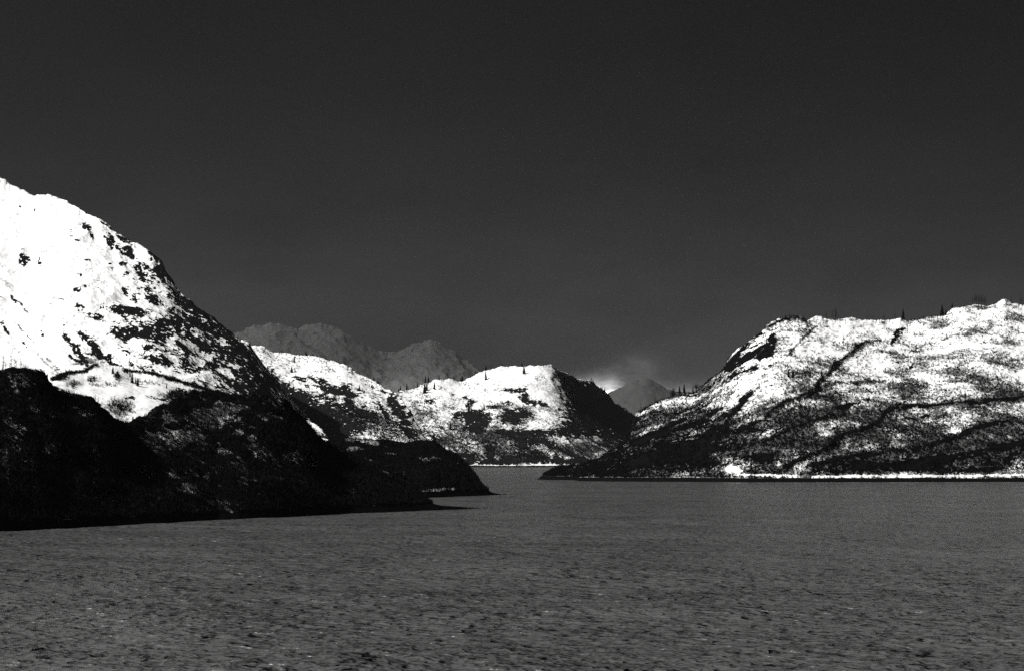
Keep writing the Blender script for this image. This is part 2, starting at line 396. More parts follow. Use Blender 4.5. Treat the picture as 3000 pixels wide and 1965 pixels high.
# central hill, its right shoulder turns away; the shade there is painted as rock
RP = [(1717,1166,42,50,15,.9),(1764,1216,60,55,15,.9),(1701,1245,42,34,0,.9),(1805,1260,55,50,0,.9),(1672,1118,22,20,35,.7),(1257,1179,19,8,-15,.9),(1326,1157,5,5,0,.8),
(1367,1163,12,6,0,.8),(1377,1185,12,14,0,.8),(1386,1226,46,22,5,1),(1415,1232,18,16,0,.7),(1506,1144,36,9,0,.9),(1537,1163,16,18,0,.8),(1569,1182,34,8,5,.9),
(1497,1213,38,16,0,.8),(1506,1232,26,12,0,.7),(1481,1182,20,10,0,.5),(1544,1210,16,10,0,.7),(1443,1194,17,5,0,.8),(1390,1257,24,9,10,.8),(1497,1270,46,12,0,.8),
(1591,1270,58,10,0,.9),(1544,1292,36,16,0,.8),(.8,7,[(1575,1290),(1640,1315),(1700,1345)]),(1654,1258,22,6,0,.8),(1640,1200,14,3,5,.7),(1655,1222,14,3,5,.7),(1660,1238,12,3,5,.6),
(1434,1324,14,20,0,.7),(1544,1314,34,8,20,.7),(1600,1345,120,9,0,.4),(1400,1340,160,12,0,.4),(1640,1130,14,25,-20,.4),(1560,1240,.1,.1,0,0),(1600,1300,30,6,25,.4),
(.8,6,[(1150,1353),(1950,1351)]),(-1.6,.6,[(1423,1363),(1505,1361.5)]),(-2.5,1.6,[(1530,1361.5),(1545,1361)]),(-1.6,.6,[(1570,1361.5),(1640,1361)]),(1600,1225,36,16,30,-.4),(1740,1290,30,8,0,-.25),(1790,1300,30,8,0,-.25),
(1752,1266,9,3,40,-.9)]
VPm = [(1380,1300,170,45,0,.35),(1600,1330,160,25,0,.3),(1250,1210,60,60,0,.28),(1480,1250,120,50,0,.3),(1750,1310,90,20,0,.4),(-1.5,2,[(1423,1363),(1505,1362)]),(-1.5,2,[(1570,1362),(1640,1361)])]
hill('M3', 'hill', [(1030,1350),(1080,1270),(1120,1190),(1158,1152),(1192,1144),(1239,1131),(1277,1117),(1316,1112),(1354,1119),(1377,1104),(1412,1092),(1470,1075),(1527,1073),(1581,1069),(1615,1073),(1646,1089),(1677,1104),
 (1700,1114),(1735,1115),(1746,1131),(1769,1144),(1785,1156),(1804,1185),(1831,1196),(1858,1219),(1885,1250),(1920,1290),(1960,1330),(1990,1352)],
 [(1030,1367),(1990,1367)], [(1030,100),(1150,380),(1400,520),(1560,500),(1625,520),(1700,950),(1860,1900),(1990,2600)], 900, 420, 1.5, M_far,
 q=1.6, a=0.4, seed=3, lump=(80, 7), mid=(24, 3.6), rockpaint=RP, vegpaint=VPm, rock0=-0.02, rockfun=lambda x, y, t: 0.12 + 0.4 * ss(y, 1090, 1250), nveg=(28, 0.8), aniso=-0.6, nrock=(17, 0.75), steep=(0.5, 1.0), shear=0.22,
 veg0=0.0, beach=3.2, vegfun=lambda x, y, t: 0.45 * ss(y, 1090, 1340), label='rounded snowy hill in the middle with a shaded right shoulder')

# right hill
G = [[(2390,958),(2339,1005),(2305,1050)],
 [(2572,1008),(2535,1008),(2507,1018),(2495,1038),(2451,1067),(2427,1101),(2400,1121),(2383,1152),(2352,1169),(2291,1189),(2260,1209),(2240,1237),(2206,1243),(2179,1257),(2100,1290),(1990,1320),(1900,1350)],
 [(2584,1117),(2491,1127),(2426,1131),(2390,1143)],
 [(3100,1168),(3000,1171),(2907,1180),(2806,1192),(2745,1194),(2644,1204),(2596,1212),(2576,1240),(2535,1264),(2483,1277),(2442,1297),(2414,1325),(2362,1349),(2297,1373)],
 [(2442,1224),(2378,1236),(2321,1264),(2273,1285),(2200,1310)],
 [(2947,1244),(2867,1260),(2786,1293),(2705,1321),(2604,1333),(2483,1345),(2382,1365)],
 [(3100,1285),(3000,1293),(2907,1313),(2826,1337),(2685,1357),(2442,1373)],
 [(2121,1284),(2002,1308),(1900,1352)],[(2104,1206),(2019,1257),(1900,1294),(1850,1310)],[(2206,1155),(2138,1223)],
 [(2360,932),(2330,943),(2290,946),(2245,966)]]
gw = [(.6,2),(.95,4),(.6,3),(1.2,5.5),(.9,4.5),(.95,7),(.9,12),(.9,5),(.9,5),(.9,6),(1,3)]
RP = [(a_, w_, g) for (a_, w_), g in zip(gw, G)] + [(2240,1036,32,16,-10,1),(2267,995,14,14,0,.9),(2254,1022,24,12,-30,.9),(2206,1084,16,10,-30,1),(2196,1009,20,10,-45,.6),(2220,982,16,5,-30,.8),
(2145,1067,24,14,-30,1),(2189,1050,30,8,-20,.8),(2158,1104,32,9,-30,.6),(2257,1077,30,6,-30,.6),(2628,982,14,14,0,1),(.9,9,[(2645,965),(2612,1012)]),(2483,1192,34,8,-15,1),(2414,1159,20,6,-10,.9),
(2669,1079,8,6,0,.8),(2705,1224,24,6,-10,1),(2770,1216,11,5,0,.9),(2657,1232,17,5,0,.8),(2547,1175,15,4,0,.8),(2612,1171,13,4,0,.8),(2232,1345,40,11,0,1),(2131,1257,9,22,0,.9),(2182,1165,18,8,-30,.9),
(.9,14,[(1862,1228),(1845,1268),(1815,1310)]),(.9,9,[(1858,1300),(2000,1238)]),(2060,1356,42,12,0,.9),(2206,1260,18,10,0,.7),(2002,1206,32,6,-30,.6),(1950,1350,120,18,-10,.6),(1850,1350,60,18,0,.5),
(1750,1375,90,12,-5,.5),(2000,1180,60,8,-20,.3),(2100,1120,40,10,-40,.3),(.7,8,[(2120,1085),(2160,1040),(2200,1000),(2225,980)]),(2880,1350,200,28,-8,.45),(2600,1370,200,14,0,.5),
(2190,1030,75,60,-40,.5),(2100,1200,150,90,-30,.22),(2050,1320,200,60,-10,.3),(2500,1260,300,60,-15,.12),(2150,1380,24,6,0,-1.6),(-3,4,[(2160,1392),(2330,1394),(2345,1391)]),(-3.2,2.0,[(2380,1396),(2600,1395.5),(3100,1393)]),(.5,7,[(2380,1380),(3100,1377)]),(-2,3.2,[(1985,1393),(2010,1391)]),(-2,3,[(2025,1392),(2050,1391)]),(1795,1392,16,3.5,0,-2),
(1845,1394,14,3,-10,-2),(1875,1391,18,3,0,-2),(1950,1392,12,3,0,-1.5),(1630,1386,18,3,0,-1.6),(1700,1387,14,2.5,0,-1.5),(1765,1387,6,2.5,0,-1.5),(2000,1310,180,70,-12,.22),(1810,1362,26,4,-15,-.8),
(1975,1188,8,10,-60,-.8),(-.6,4,[(1820,1325),(1870,1300),(1910,1275)]),(2005,1150,18,8,-30,-.2),(2300,1320,30,8,0,-.5),(2745,1206,18,4,0,-1),(2690,1222,5,6,0,-1.3)]
VP = [(.5, w_ * 1.6, g) for (a_, w_), g in zip(gw, G)] + [(2600,1370,60,10,0,.3),(2400,1330,300,60,0,.15),(2880,1330,220,60,-10,.3),(2850,1060,160,80,0,.05),(2300,1010,70,40,0,-.1),(2560,980,50,25,0,-.15),(2250,1250,250,60,-20,.12),
 (-2,3,[(2160,1393),(2330,1394)]),(-2,2.4,[(2380,1396),(2600,1395.5),(3100,1393)]),(2150,1380,26,8,0,-1.5),(.5,4,[(2660,948),(2720,936),(2790,925)]),(.45,6,[(1880,1205),(1950,1172),(2010,1158),(2060,1135),(2120,1085)])]
hill('R', 'hill', [(1570,1402.5),(1573,1402),(1592,1392),(1619,1377),(1646,1367),(1685,1366),(1727,1357),(1766,1339),(1800,1323),(1815,1308),(1835,1285),(1854,1246),(1858,1223),(1873,1208),(1900,1192),(1939,1173),(1969,1162),(2000,1158),
 (2031,1154),(2054,1135),(2085,1112),(2116,1089),(2131,1054),(2154,1035),(2185,1012),(2200,998),(2224,978),(2248,957),(2281,941),(2345,932),(2370,941),(2402,933),(2426,941),(2459,941),(2491,931),(2531,939),(2564,941),
 (2612,941),(2636,935),(2661,947),(2705,937),(2774,929),(2790,912),(2800,905),(2830,896),(2887,897),(2919,891),(2943,883),(2976,893),(3000,897),(3100,880),(3300,860),(3600,840)],
 [(1570,1402.6),(1600,1404.5),(1680,1405),(1700,1408),(1800,1409),(2000,1410),(2200,1411),(2400,1411),(3600,1409)],
 [(1570,3),(1640,60),(1800,180),(1860,330),(2050,380),(2250,420),(2600,520),(3600,560)], 700, 620, 1.5, M_right,
 q=1.8, a=0.42, seed=4, lump=(45, 4.5), mid=(18, 3.0), rockpaint=RP, vegpaint=VP, rock0=-0.02, rockfun=lambda x, y, t: 0.06 + 0.18 * ss(y, 1000, 1350) + 0.10 * ss(-x, -2330, -2060), aniso=0.42, nrock=(14, 0.85), fleck=4.5, protect=1.0, steep=(0.55, 1.0), beach=3.7,
 ledges=[(6, 26, 2.2, G[1]), (4, 16, 1.2, G[2]), (7, 30, 2.6, G[3]), (6, 24, 1.8, G[4]), (8, 28, 2.2, G[5]), (6, 24, 1.8, G[7]), (6, 24, 1.8, G[8]), (3, 12, 1.2, G[0]), (4, 14, 1.5, G[10])],
 nveg=(26, 1.1), veg0=0.3, vegfun=lambda x, y, t: 0.5 * ss(y, 960, 1340) + 0.1 * ss(-x, -2300, -1900), label='broad snowy hill streaked with dark gullies on the right side of the inlet')

# snow knoll at the foot of the big mountain
hill('K', 'hill', [(60,1140),(130,1125),(152,1113),(166,1099),(197,1089),(247,1085),(275,1071),(300,1066),(335,1068),(353,1075),(388,1088),(441,1090),(476,1098),(511,1113),(550,1122),(600,1135),(635,1152),(670,1158),(760,1178),(860,1215),(900,1240)],
 [(60,1455),(900,1440)], [(60,260),(300,330),(600,280),(900,200)], 300, 330, 1.5, M_knoll, q=1.3, a=0.6, seed=5, lump=(35, 3.0), mid=(12, 0.5), aniso=-0.2, nrock=(6, 0.3), steep=(0.55, 0.7),
 rockpaint=[(377,1166,28,5,0,.9),(.9,5,[(428,1163),(470,1168),(505,1174)]),(529,1142,15,5,10,1),(.8,8,[(560,1150),(640,1156)]),(590,1150,25,8,0,.8),(.9,9,[(160,1137),(212,1152),(264,1172),(300,1197)]),(505,1128,8,3,10,.5),(450,1118,10,1.5,0,.6)],
 vegpaint=[(515,1158,38,14,0,.8),(353,1192,40,18,0,.45),(212,1124,16,8,0,.6),(268,1113,18,10,0,.4),(342,1105,9,12,0,.6),(.9,5,[(152,1115),(200,1091),(247,1086),(285,1066)]),(.8,5,[(365,1086),(440,1093),(520,1118),(600,1138),(650,1156)]),
 (430,1120,60,12,10,.3),(180,1108,22,10,0,.6),(300,1128,60,6,0,.3),(600,1150,40,12,0,.4)], veg0=-0.02, label='bright snow knoll with spruces at the foot of the left mountain')

# near dark hills on the left and the headland behind them
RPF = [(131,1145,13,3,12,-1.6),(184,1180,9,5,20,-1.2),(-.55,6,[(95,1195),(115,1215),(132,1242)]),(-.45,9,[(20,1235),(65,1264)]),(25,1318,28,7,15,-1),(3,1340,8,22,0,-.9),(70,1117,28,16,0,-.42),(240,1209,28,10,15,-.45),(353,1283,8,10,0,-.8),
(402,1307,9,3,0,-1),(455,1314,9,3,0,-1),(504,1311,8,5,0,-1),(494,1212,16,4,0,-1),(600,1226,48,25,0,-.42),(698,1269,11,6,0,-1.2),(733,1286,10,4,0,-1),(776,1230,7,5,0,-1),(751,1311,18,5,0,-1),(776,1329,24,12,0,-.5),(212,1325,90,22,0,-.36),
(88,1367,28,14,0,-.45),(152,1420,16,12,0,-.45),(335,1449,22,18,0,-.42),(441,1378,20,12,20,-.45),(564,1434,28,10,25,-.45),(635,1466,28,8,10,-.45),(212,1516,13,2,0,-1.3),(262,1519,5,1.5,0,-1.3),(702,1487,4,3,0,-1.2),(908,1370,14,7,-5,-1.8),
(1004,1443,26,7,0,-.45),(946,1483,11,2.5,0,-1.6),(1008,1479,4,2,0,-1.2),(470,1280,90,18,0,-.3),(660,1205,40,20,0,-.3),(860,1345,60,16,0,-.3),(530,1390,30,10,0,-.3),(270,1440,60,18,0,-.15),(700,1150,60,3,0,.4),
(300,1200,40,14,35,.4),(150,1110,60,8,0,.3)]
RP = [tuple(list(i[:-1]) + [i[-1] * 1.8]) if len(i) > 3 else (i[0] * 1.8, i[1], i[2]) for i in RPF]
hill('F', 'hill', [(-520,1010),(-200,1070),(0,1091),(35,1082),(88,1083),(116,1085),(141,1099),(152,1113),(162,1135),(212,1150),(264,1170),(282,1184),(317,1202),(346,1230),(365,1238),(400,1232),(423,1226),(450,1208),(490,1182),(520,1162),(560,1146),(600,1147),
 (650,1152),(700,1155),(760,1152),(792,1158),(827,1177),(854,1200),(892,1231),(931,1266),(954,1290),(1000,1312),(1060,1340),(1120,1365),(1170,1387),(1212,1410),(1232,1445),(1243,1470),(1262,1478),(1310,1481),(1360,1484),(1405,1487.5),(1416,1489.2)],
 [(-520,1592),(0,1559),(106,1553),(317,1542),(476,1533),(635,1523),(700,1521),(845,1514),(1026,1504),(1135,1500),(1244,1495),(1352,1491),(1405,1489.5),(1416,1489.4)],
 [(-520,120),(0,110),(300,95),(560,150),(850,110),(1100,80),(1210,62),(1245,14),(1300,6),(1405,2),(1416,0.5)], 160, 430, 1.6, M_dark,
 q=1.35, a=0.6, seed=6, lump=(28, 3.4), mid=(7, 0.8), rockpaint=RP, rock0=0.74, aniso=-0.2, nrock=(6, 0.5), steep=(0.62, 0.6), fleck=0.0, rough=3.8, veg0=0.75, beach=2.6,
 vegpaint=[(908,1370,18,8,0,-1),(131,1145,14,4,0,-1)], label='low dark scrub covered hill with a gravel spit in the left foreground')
RP = [(-.9,6,[(1018,1289),(1060,1292),(1100,1302)]),(1035,1318,24,8,0,-.35),(1142,1327,26,4,0,-.35),(1258,1343,36,12,0,-.25),(-3,2.2,[(1215,1437),(1303,1433)]),(1325,1431.5,9,2.2,0,-2.4),(1090,1345,60,10,0,-.1),(1340,1360,4,3,0,-.6)]
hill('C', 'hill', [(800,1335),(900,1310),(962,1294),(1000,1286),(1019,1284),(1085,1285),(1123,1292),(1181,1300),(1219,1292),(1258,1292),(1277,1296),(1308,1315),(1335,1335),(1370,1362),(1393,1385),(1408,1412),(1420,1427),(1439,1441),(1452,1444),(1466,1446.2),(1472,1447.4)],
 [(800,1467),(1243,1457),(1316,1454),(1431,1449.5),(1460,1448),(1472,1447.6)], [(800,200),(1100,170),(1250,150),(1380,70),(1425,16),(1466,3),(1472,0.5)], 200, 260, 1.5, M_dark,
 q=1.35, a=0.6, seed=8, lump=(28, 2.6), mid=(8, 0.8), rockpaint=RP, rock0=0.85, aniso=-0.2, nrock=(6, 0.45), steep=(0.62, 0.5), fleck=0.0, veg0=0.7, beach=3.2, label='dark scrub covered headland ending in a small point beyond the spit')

# distant peaks in the murk
M_range = terrain_material('cloud_shaded_range_snow', 6.0, k=0.6, soft=0.2, snow=0.17, rock=0.015)  # cloud shade over this range is put into its dim snow colour
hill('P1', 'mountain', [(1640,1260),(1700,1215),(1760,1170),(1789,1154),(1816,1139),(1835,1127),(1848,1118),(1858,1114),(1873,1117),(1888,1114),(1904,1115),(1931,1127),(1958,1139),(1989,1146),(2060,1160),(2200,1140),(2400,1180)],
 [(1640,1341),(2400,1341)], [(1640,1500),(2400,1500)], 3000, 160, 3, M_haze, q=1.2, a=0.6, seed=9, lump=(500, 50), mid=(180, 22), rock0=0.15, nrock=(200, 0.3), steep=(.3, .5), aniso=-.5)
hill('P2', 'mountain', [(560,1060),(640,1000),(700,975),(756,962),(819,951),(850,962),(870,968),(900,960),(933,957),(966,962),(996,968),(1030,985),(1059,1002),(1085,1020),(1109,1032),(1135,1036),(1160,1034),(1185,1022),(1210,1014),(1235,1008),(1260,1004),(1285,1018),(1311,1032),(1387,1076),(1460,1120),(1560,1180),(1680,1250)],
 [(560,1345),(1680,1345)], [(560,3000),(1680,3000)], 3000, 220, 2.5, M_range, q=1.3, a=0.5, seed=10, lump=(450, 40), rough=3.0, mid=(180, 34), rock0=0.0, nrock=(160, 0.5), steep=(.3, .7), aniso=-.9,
 rockpaint=[(1015,1060,26,12,0,.8),(1070,1075,18,14,0,.8),(1110,1092,14,6,0,.8),(1130,1055,22,7,-10,.7),(1150,1066,6,6,0,.6),(.5,6,[(830,955),(900,1010),(960,1050)]),(.5,8,[(860,985),(930,1045)]),(815,995,18,12,0,.5),(.5,5,[(1180,1050),(1205,1032),(1240,1040),(1275,1060)]),(920,985,14,8,0,.4)])

# ------------------------------------------------------------------ scrub on the slopes
S_mat = plain_material('bare_alder_stems', 0.004, 0.5, 0.3)
scrub('R', 42000, 3.0, 0.30, 6, S_mat, 'leafless alder scrub covering the snow of the right hill', 11)
scrub('M3', 16000, 4.0, 0.5, 5, S_mat, 'leafless scrub on the snow of the middle hill', 12)
scrub('M2', 6000, 4.0, 0.5, 5, S_mat, 'leafless scrub on the snowy hill behind the headland', 13)
scrub('K', 4500, 2.6, 0.18, 6, S_mat, 'leafless alder scrub on the bright snow knoll', 14)
scrub('F', 26000, 2.2, 0.13, 6, S_mat, 'dense leafless alder scrub covering the near dark hill', 15, 1.0)
scrub('C', 8000, 2.4, 0.18, 6, S_mat, 'dense leafless scrub covering the dark headland', 16, 1.0)

# ------------------------------------------------------------------ water
mt, t = material('sea_water')
geo = t.n('ShaderNodeTexCoord').outputs['Object']
w1 = t.noise(t.scale(geo, (0.75, 1, 1), (0, 0, 0.10)), 0.27, 3, 0.5)
w1 = t.m('SUBTRACT', 1.0, t.m('MULTIPLY', t.m('ABSOLUTE', t.m('SUBTRACT', w1, 0.5)), 2.0))
w2 = t.noise(t.scale(geo, (1.0, 1, 1), (0, 0, -0.15)), 0.03, 4, 0.55)
w3 = t.noise(t.scale(geo, (0.35, 1, 1)), 0.02, 5, 0.65)
bp = t.n('ShaderNodeBump'); bp.inputs['Strength'].default_value = 1.0; bp.inputs['Distance'].default_value = 1.0
hgt = t.m('ADD', t.m('MULTIPLY', w1, 2.8), t.m('MULTIPLY', w2, 12.0))
t.put(bp.inputs['Height'], t.m('MULTIPLY', hgt, t.m('MULTIPLY_ADD', w3, 1.2, 0.3)))
b = t.n('ShaderNodeBsdfPrincipled')
silt = t.m('MULTIPLY_ADD', t.noise(t.scale(geo, (0.45, 1, 1), (0, 0, 0.2)), 0.012, 5, 0.6), 0.062, 0.037)   # streaks of glacial silt
t.l(t.grey(silt), b.inputs['Base Color'])
b.inputs['Roughness'].default_value = 0.3; b.inputs['Specular IOR Level'].default_value = 0.32; b.inputs['IOR'].default_value = 1.33
t.l(bp.outputs[0], b.inputs['Normal'])
o_ = t.n('ShaderNodeOutputMaterial'); t.l(b.outputs[0], o_.inputs[0])
gx = np.concatenate([np.arange(-160, 3161, 2.1)])
gy = np.concatenate([np.arange(2010, 1424, -0.85), np.arange(1424, 1340, -1.6), [1338.5, 1337.2, 1336.3, 1335.9]])
GY, GX = np.meshgrid(gy, gx, indexing='ij')
WY = H * F / (GY - YH); WX = WY * (GX - 1500) / F
res = WY ** 2 / (H * F) * 0.85
hz_ = 0
for wl, am, rot, st_ in ((14, 0.085, 0.15, 1.5), (6.5, 0.085, -0.25, 1.3), (3.2, 0.09, 0.12, 1.2), (1.7, 0.045, -0.1, 1.2), (0.9, 0.015, 0.3, 1.2)):
    a_ = (WX * math.cos(rot) + WY * math.sin(rot)) / (wl * st_); b_ = (-WX * math.sin(rot) + WY * math.cos(rot)) / wl
    nz = perlin(a_ + wl, b_, a_ * 0 + wl * 3)
    nz = np.where(nz > 0, nz, nz * 0.7)
    hz_ = hz_ + 4.2 * am * (1 - 1.2 * np.abs(nz)) * ss(wl / res, 1.2, 3.0)
gust = 0.75 + 0.5 * perlin(WX / 160, WY / 60, WX * 0) + 0.25 * perlin(WX / 40, WY / 20, WX * 0 + 4)
WV = np.stack([WX, WY, hz_ * gust - 0.1], -1)
wt = grid_mesh('water', WV, mt, {}); wt['kind'] = 'structure'
me = bpy.data.meshes.new('sea')
me.from_pydata([(-32000, -3000, -0.5), (32000, -3000, -0.5), (32000, 32000, -0.5), (-32000, 32000, -0.5)], [], [(0, 1, 2, 3)])
me.materials.append(mt)
wt = link(bpy.data.objects.new('sea', me)); wt['kind'] = 'structure'

# ------------------------------------------------------------------ trees
T_mat = plain_material('spruce_needles', 0.008, 0.6, 1.0)
B_mat = plain_material('bark', 0.012, 0.5, 1.0)
def mesh_from(name, vs, fs, mat):
    m = bpy.data.meshes.new(name); m.from_pydata(vs, [], fs); m.materials.append(mat); m.update(); return m
def cone(vs, fs, a, b, r0, r1, n=5):
    a, b = np.array(a, float), np.array(b, float); d = b - a; d /= np.linalg.norm(d)
    u = np.cross(d, [0.3, 0.9, 0.1]); u /= np.linalg.norm(u); v = np.cross(d, u); k = len(vs)
    for c, r in ((a, r0), (b, r1)):
        for i in range(n):
            th = 2 * math.pi * i / n; vs.append(tuple(c + r * (u * math.cos(th) + v * math.sin(th))))
    for i in range(n): fs.append((k + i, k + (i + 1) % n, k + n + (i + 1) % n, k + n + i))
def spruce_meshes(seed):
    r = random.Random(seed); vs, fs = [], []
    cone(vs, fs, (0, 0, -0.08), (0, 0, 0.97), 0.022, 0.004, 6)
    trunk = mesh_from('trunk', vs, fs, B_mat)
    vs, fs = [], []
    wid = r.uniform(0.19, 0.26); lean = r.uniform(-.02, .02)
    for lv in range(26):
        z = 0.06 + 0.92 * lv / 26
        for k in range(8):
            th = r.uniform(0, 6.283); L = wid * (1 - z) ** 0.75 * r.uniform(0.55, 1.15) + 0.012
            c, s = math.cos(th), math.sin(th); dz = -L * r.uniform(0.1, 0.55); wd = L * 0.34 + 0.008
            x0 = lean * z; i = len(vs); z0 = z + r.uniform(-.015, .02)
            vs += [(x0, 0, z0 + 0.03), (x0 + c * L * .6 - s * wd, s * L * .6 + c * wd, z0 + dz * .5), (x0 + c * L, s * L, z0 + dz), (x0 + c * L * .6 + s * wd, s * L * .6 - c * wd, z0 + dz * .5), (x0 + c * L * .5, s * L * .5, z0 + dz * .5 - .035)]
            fs += [(i, i + 1, i + 2), (i, i + 2, i + 3), (i, i + 4, i + 2)]
    return trunk, mesh_from('crown', vs, fs, T_mat)
def bare_meshes(seed):
    r = random.Random(seed); vs, fs = [], []
    bx = r.uniform(-.03, .03)
    cone(vs, fs, (0, 0, -0.06), (bx, 0, 0.5), 0.020, 0.013); cone(vs, fs, (bx, 0, 0.5), (0, 0, 1), 0.013, 0.003)
    trunk = mesh_from('trunk', vs, fs, B_mat)
    vs, fs = [], []
    for k in range(34):
        z = r.uniform(0.18, 0.95); th = r.uniform(0, 6.283); L = 0.20 * (1.1 - z) * r.uniform(.5, 1.2) + .02
        e = (math.cos(th) * L, math.sin(th) * L, z + L * r.uniform(.5, 1.4))
        cone(vs, fs, (bx * .8, 0, z), e, 0.006, 0.003, 3)
        for q_ in range(2):
            th2 = th + r.uniform(-1.2, 1.2)
            cone(vs, fs, (e[0] * .5, e[1] * .5, (z + e[2]) / 2), (e[0] * .5 + math.cos(th2) * L * .6, e[1] * .5 + math.sin(th2) * L * .6, e[2] + L * .2), 0.004, 0.002, 3)
    return trunk, mesh_from('branches', vs, fs, B_mat)
def bush_meshes(seed):
    r = random.Random(seed); vs, fs = [], []
    for k in range(5):
        th = r.uniform(0, 6.283); cone(vs, fs, (0, 0, -.05), (math.cos(th) * .2, math.sin(th) * .2, .5), .02, .01)
    trunk = mesh_from('stems', vs, fs, B_mat)
    vs, fs = [], []
    for k in range(90):
        th = r.uniform(0, 6.283); ph = r.uniform(0, 1.2); L = r.uniform(.6, 1.0)
        cone(vs, fs, (math.cos(th) * .08, math.sin(th) * .08, .15), (math.cos(th) * math.sin(ph) * L * .8, math.sin(th) * math.sin(ph) * L * .8, .1 + math.cos(ph) * L * .9), .008, .004, 3)
    return trunk, mesh_from('branches', vs, fs, B_mat)
KINDS = {'s': [spruce_meshes(i) for i in range(5)], 'b': [bare_meshes(i + 20) for i in range(4)], 'u': [bush_meshes(40)]}
NAMES = {'s': ('spruce_tree', 'spruce tree', 'crown'), 'b': ('bare_tree', 'leafless tree', 'branches'), 'u': ('bare_bush', 'bush', 'branches')}
ORD = ['first', 'second', 'third', 'fourth', 'fifth', 'sixth', 'seventh', 'eighth', 'ninth', 'tenth', 'eleventh', 'twelfth', 'thirteenth', 'fourteenth', 'fifteenth', 'sixteenth']
rt = random.Random(5)
def plant(key, kind, group, phrase, items):
    """items: (px, base py or None for the crest, height in photo pixels), labelled in order from the left"""
    h = HILLS[key]
    items = sorted(items, key=lambda i: i[0])
    noun = {'s': 'dark spruce', 'b': 'leafless tree', 'u': 'wide leafless bush'}[kind]
    for n, (px, py, hp) in enumerate(items):
        if py is None:
            c = int(np.argmin(abs(h['PX'][0] - px))); r_ = int(np.argmin(h['qy'][:, c]))
        else:
            d = np.hypot(h['qx'] - px, h['qy'] - py) + (h['T'] >= 1) * 5
            r_, c = np.unravel_index(np.argmin(d), d.shape)
        P = h['V'][r_, c]; ht = hp * P[1] / F
        nm, cat, part = NAMES[kind]
        o = bpy.data.objects.new(nm, None); link(o)
        o.location = tuple(P); o.scale = (ht * rt.uniform(.9, 1.15),) * 2 + (ht,); o.rotation_euler = (0, 0, rt.uniform(0, 6.28))
        o['category'] = cat; o['group'] = group
        o['label'] = f'{noun} {phrase}' if len(items) == 1 else f'{ORD[n]} {noun} from the left {phrase}'
        tm, cm = rt.choice(KINDS[kind])
        for pn, m_ in (('trunk' if kind != 'u' else 'stems', tm), (part, cm)):
            p = bpy.data.objects.new(pn, m_); link(p); p.parent = o
gR, gB = 'spruces on the hills', 'leafless trees on the hills'
plant('R', 's', gR, 'along the top of the right hill', [(2644,None,32),(2763,None,33),(2704,None,13),(2773,None,20),(2792,None,17)])
plant('R', 's', gR, 'on the upper snow slope of the right hill', [(2311,1104,25),(2323,1105,27),(2407,1110,30)])
plant('R', 's', gR, 'on the low shoulder of the right hill', [(2002,None,27),(1994,None,22),(2009,None,20),(2031,None,22)])
plant('R', 'u', 'bushes on the hills', 'on the low shoulder left of the right hill spruces', [(1974,None,28)])
plant('R', 'u', 'bushes on the hills', 'on the low shoulder behind the right hill spruces', [(2043,None,20)])
plant('R', 'b', gB, 'in the row topping the right hill', [(2850,None,26),(2856,None,30),(2862,None,31),(2868,None,35),(2873,None,33),(2879,None,31),(2885,None,30)])
plant('R', 'b', gB, 'at the far end of the right hill top', [(2989,None,32),(2964,None,18),(2994,None,22)])
plant('R', 'b', gB, 'on the lower end of the right hill top', [(2355,None,16),(2388,None,9),(2419,None,22),(2438,None,27),(2445,None,36),(2451,None,28),(2460,None,12),(2541,None,18),(2560,None,15),(2588,None,19),(2592,None,14),(2624,None,20)])
plant('R', 'b', gB, 'on the open slope of the right hill', [(2461,965,24),(2665,1042,30),(2675,1044,40),(2684,1040,34),(2729,1031,32),(2776,966,28),(2828,1175,40),(2836,1127,46),(2849,1115,42),(2860,940,22),(2961,1158,36),(2250,1110,24),(2450,1150,30)])
plant('R', 'b', gB, 'beside the right hill low shoulder', [(1881,None,20),(1919,None,22),(1905,None,12)])
plant('M3', 's', gR, 'below the top of the middle hill', [(1535,1094,24),(1423,1111,24),(1244,1150,30),(1250,1142,20),(1273,1139,21)])
plant('M3', 's', gR, 'along the left crest of the middle hill', [(1168,None,13),(1175,None,16),(1193,None,21),(1223,None,15),(1247,None,24),(1258,None,20),(1286,None,16),(1329,None,8),(1350,None,12),(1355,None,19)])
plant('M3', 'b', gB, 'along the left crest of the middle hill', [(1240,None,22),(1254,None,14),(1306,None,12),(1312,None,10),(1435,None,16),(1443,None,17),(1467,None,14),(1470,None,11)])
plant('M3', 's', gR, 'on the top of the middle hill', [(1412,None,9),(1425,None,17),(1429,None,12),(1529,None,13),(1473,None,8)])
plant('M3', 's', gR, 'on the shaded crest of the middle hill', [(1732,None,12),(1736,None,9),(1762,None,10),(1771,None,12),(1811,None,6)])
plant('M3', 's', gR, 'low on the face of the middle hill', [(1319,1258,26),(1374,1205,26),(1404,1216,20),(1418,1200,20),(1438,1320,18),(1370,1300,18)])
plant('M2', 's', gR, 'along the crest of the snowy hill behind the headland', [(800,None,7),(825,None,10),(896,None,16),(899,None,11),(917,None,8),(1075,None,10),(1084,None,9),(1094,None,13),(1107,None,15),(1111,None,10),(1148,None,7)])
plant('M2', 's', gR, 'on the face of the snowy hill behind the headland', [(862,1060,19),(854,1090,19),(864,1088,14),(1054,1144,20),(813,1120,15)])
plant('C', 's', gR, 'on the top of the dark headland', [(1271,None,23),(1275,None,15)])
plant('C', 'b', gB, 'on the top of the dark headland', [(1222,None,32),(1229,None,26),(1215,None,18),(981,None,18),(1238,None,14)])
plant('K', 's', gR, 'on the bright snow knoll', [(324,None,28),(330,1094,22),(388,1121,30),(404,1130,26),(381,1102,16),(372,1092,14),(488,1136,16),(601,1135,14),(398,1124,17)])
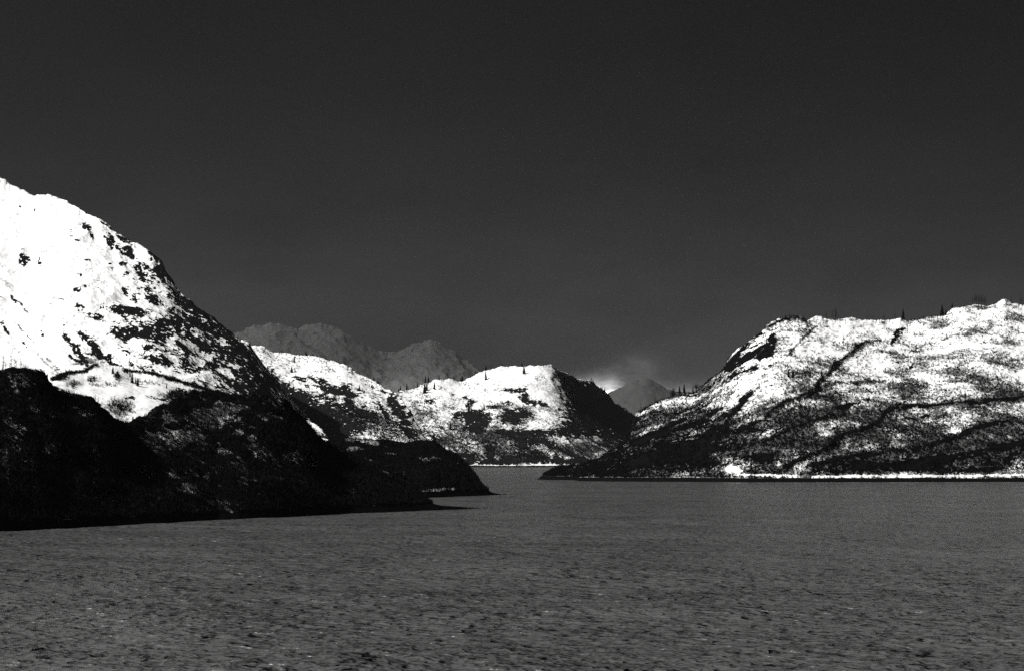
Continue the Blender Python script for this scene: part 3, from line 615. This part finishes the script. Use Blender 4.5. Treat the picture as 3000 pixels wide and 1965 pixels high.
plant('K', 'b', gB, 'on the bright snow knoll', [(340,1110,22),(264,1122,26),(258,1120,20),(293,1116,22),(416,None,20),(446,None,18),(379,None,36),(300,None,18),(308,None,16),(279,1180,26),(289,1182,22),(350,1120,24)])
plant('F', 'b', gB, 'on the near hill crest at the edge', [(15,None,40),(22,None,20),(32,None,36),(40,None,28),(51,None,30),(62,None,30),(70,None,16)])

# ------------------------------------------------------------------ stones awash off the spit
St = plain_material('wet_stone', 0.01, 0.4, 2.0, 0.5)
for n, (px, d, r_, lab) in enumerate([(1419, 1055, 0.42, 'dark wet stone awash just off the tip of the near spit'), (1427, 1068, 0.30, 'small dark stone awash farthest out from the near spit'),
                                (1478, 1455, 0.5, 'dark wet stone awash off the point of the headland')]):
    bpy.context.view_layer.update()
    import bmesh
    bm = bmesh.new(); bmesh.ops.create_icosphere(bm, subdivisions=3, radius=1)
    for v in bm.verts:
        k = 1 + 0.35 * mathutils.noise.noise(v.co * 1.6 + mathutils.Vector((n * 5, 0, 0))) + 0.12 * mathutils.noise.noise(v.co * 5)
        v.co = mathutils.Vector((v.co.x * 1.9 * k, v.co.y * 1.3 * k, v.co.z * 0.9 * k)) * r_
    me = bpy.data.meshes.new('stone'); bm.to_mesh(me); bm.free(); me.materials.append(St)
    o = link(bpy.data.objects.new('stone', me)); o.location = ((px - 1500) / F * d, d, 0.05)
    o['category'] = 'stone'; o['label'] = lab; o['group'] = 'stones awash off the points'

# ------------------------------------------------------------------ haze
mt, t = material('haze')
pv = t.n('ShaderNodeVolumePrincipled')
pv.inputs['Color'].default_value = (0.8, 0.8, 0.8, 1)
pv.inputs['Density'].default_value = 3.6e-5
pv.inputs['Anisotropy'].default_value = 0.83
o_ = t.n('ShaderNodeOutputMaterial'); t.l(pv.outputs[0], o_.inputs['Volume'])
x0, x1, y0, y1, z0, z1 = -33000, 33000, -3500, 33000, -8, 1200
vs = [(x, y, z) for z in (z0, z1) for y in (y0, y1) for x in (x0, x1)]
me = bpy.data.meshes.new('haze')
me.from_pydata(vs, [], [(0, 2, 3, 1), (4, 5, 7, 6), (0, 1, 5, 4), (1, 3, 7, 5), (3, 2, 6, 7), (2, 0, 4, 6)])
me.materials.append(mt)
hz = link(bpy.data.objects.new('haze', me)); hz['kind'] = 'stuff'


def mist(x, y, z, rx, ry, rz, dens, label):
    mt, t = material('mist')
    pv = t.n('ShaderNodeVolumePrincipled')
    pv.inputs['Color'].default_value = (0.8, 0.8, 0.8, 1); pv.inputs['Density'].default_value = dens; pv.inputs['Anisotropy'].default_value = 0.83
    o_ = t.n('ShaderNodeOutputMaterial'); t.l(pv.outputs[0], o_.inputs['Volume'])
    vs, fs, n, k = [(0, 0, -1), (0, 0, 1)], [], 40, 19
    for i in range(1, k + 1):
        for j in range(n):
            a, b = math.pi * i / (k + 1) - math.pi / 2, 2 * math.pi * j / n
            vs.append((math.cos(a) * math.cos(b), math.cos(a) * math.sin(b), math.sin(a)))
    for j in range(n):
        fs.append((0, 2 + (j + 1) % n, 2 + j)); fs.append((1, 2 + (k - 1) * n + j, 2 + (k - 1) * n + (j + 1) % n))
        for i in range(k - 1): fs.append((2 + i * n + j, 2 + i * n + (j + 1) % n, 2 + (i + 1) * n + (j + 1) % n, 2 + (i + 1) * n + j))
    me = bpy.data.meshes.new('mist'); me.from_pydata([(x + a * rx, y + b * ry, z + c * rz) for a, b, c in vs], [], fs)
    me.materials.append(mt)
    o = link(bpy.data.objects.new('mist', me)); o['kind'] = 'stuff'; o['label'] = label
mist(-1500, 13500, 720, 1500, 1300, 300, 2.8e-4, 'thin grey mist around the left far peaks')
mist(-500, 14200, 700, 1300, 1200, 260, 2.4e-4, 'thin grey mist over the right far peaks')
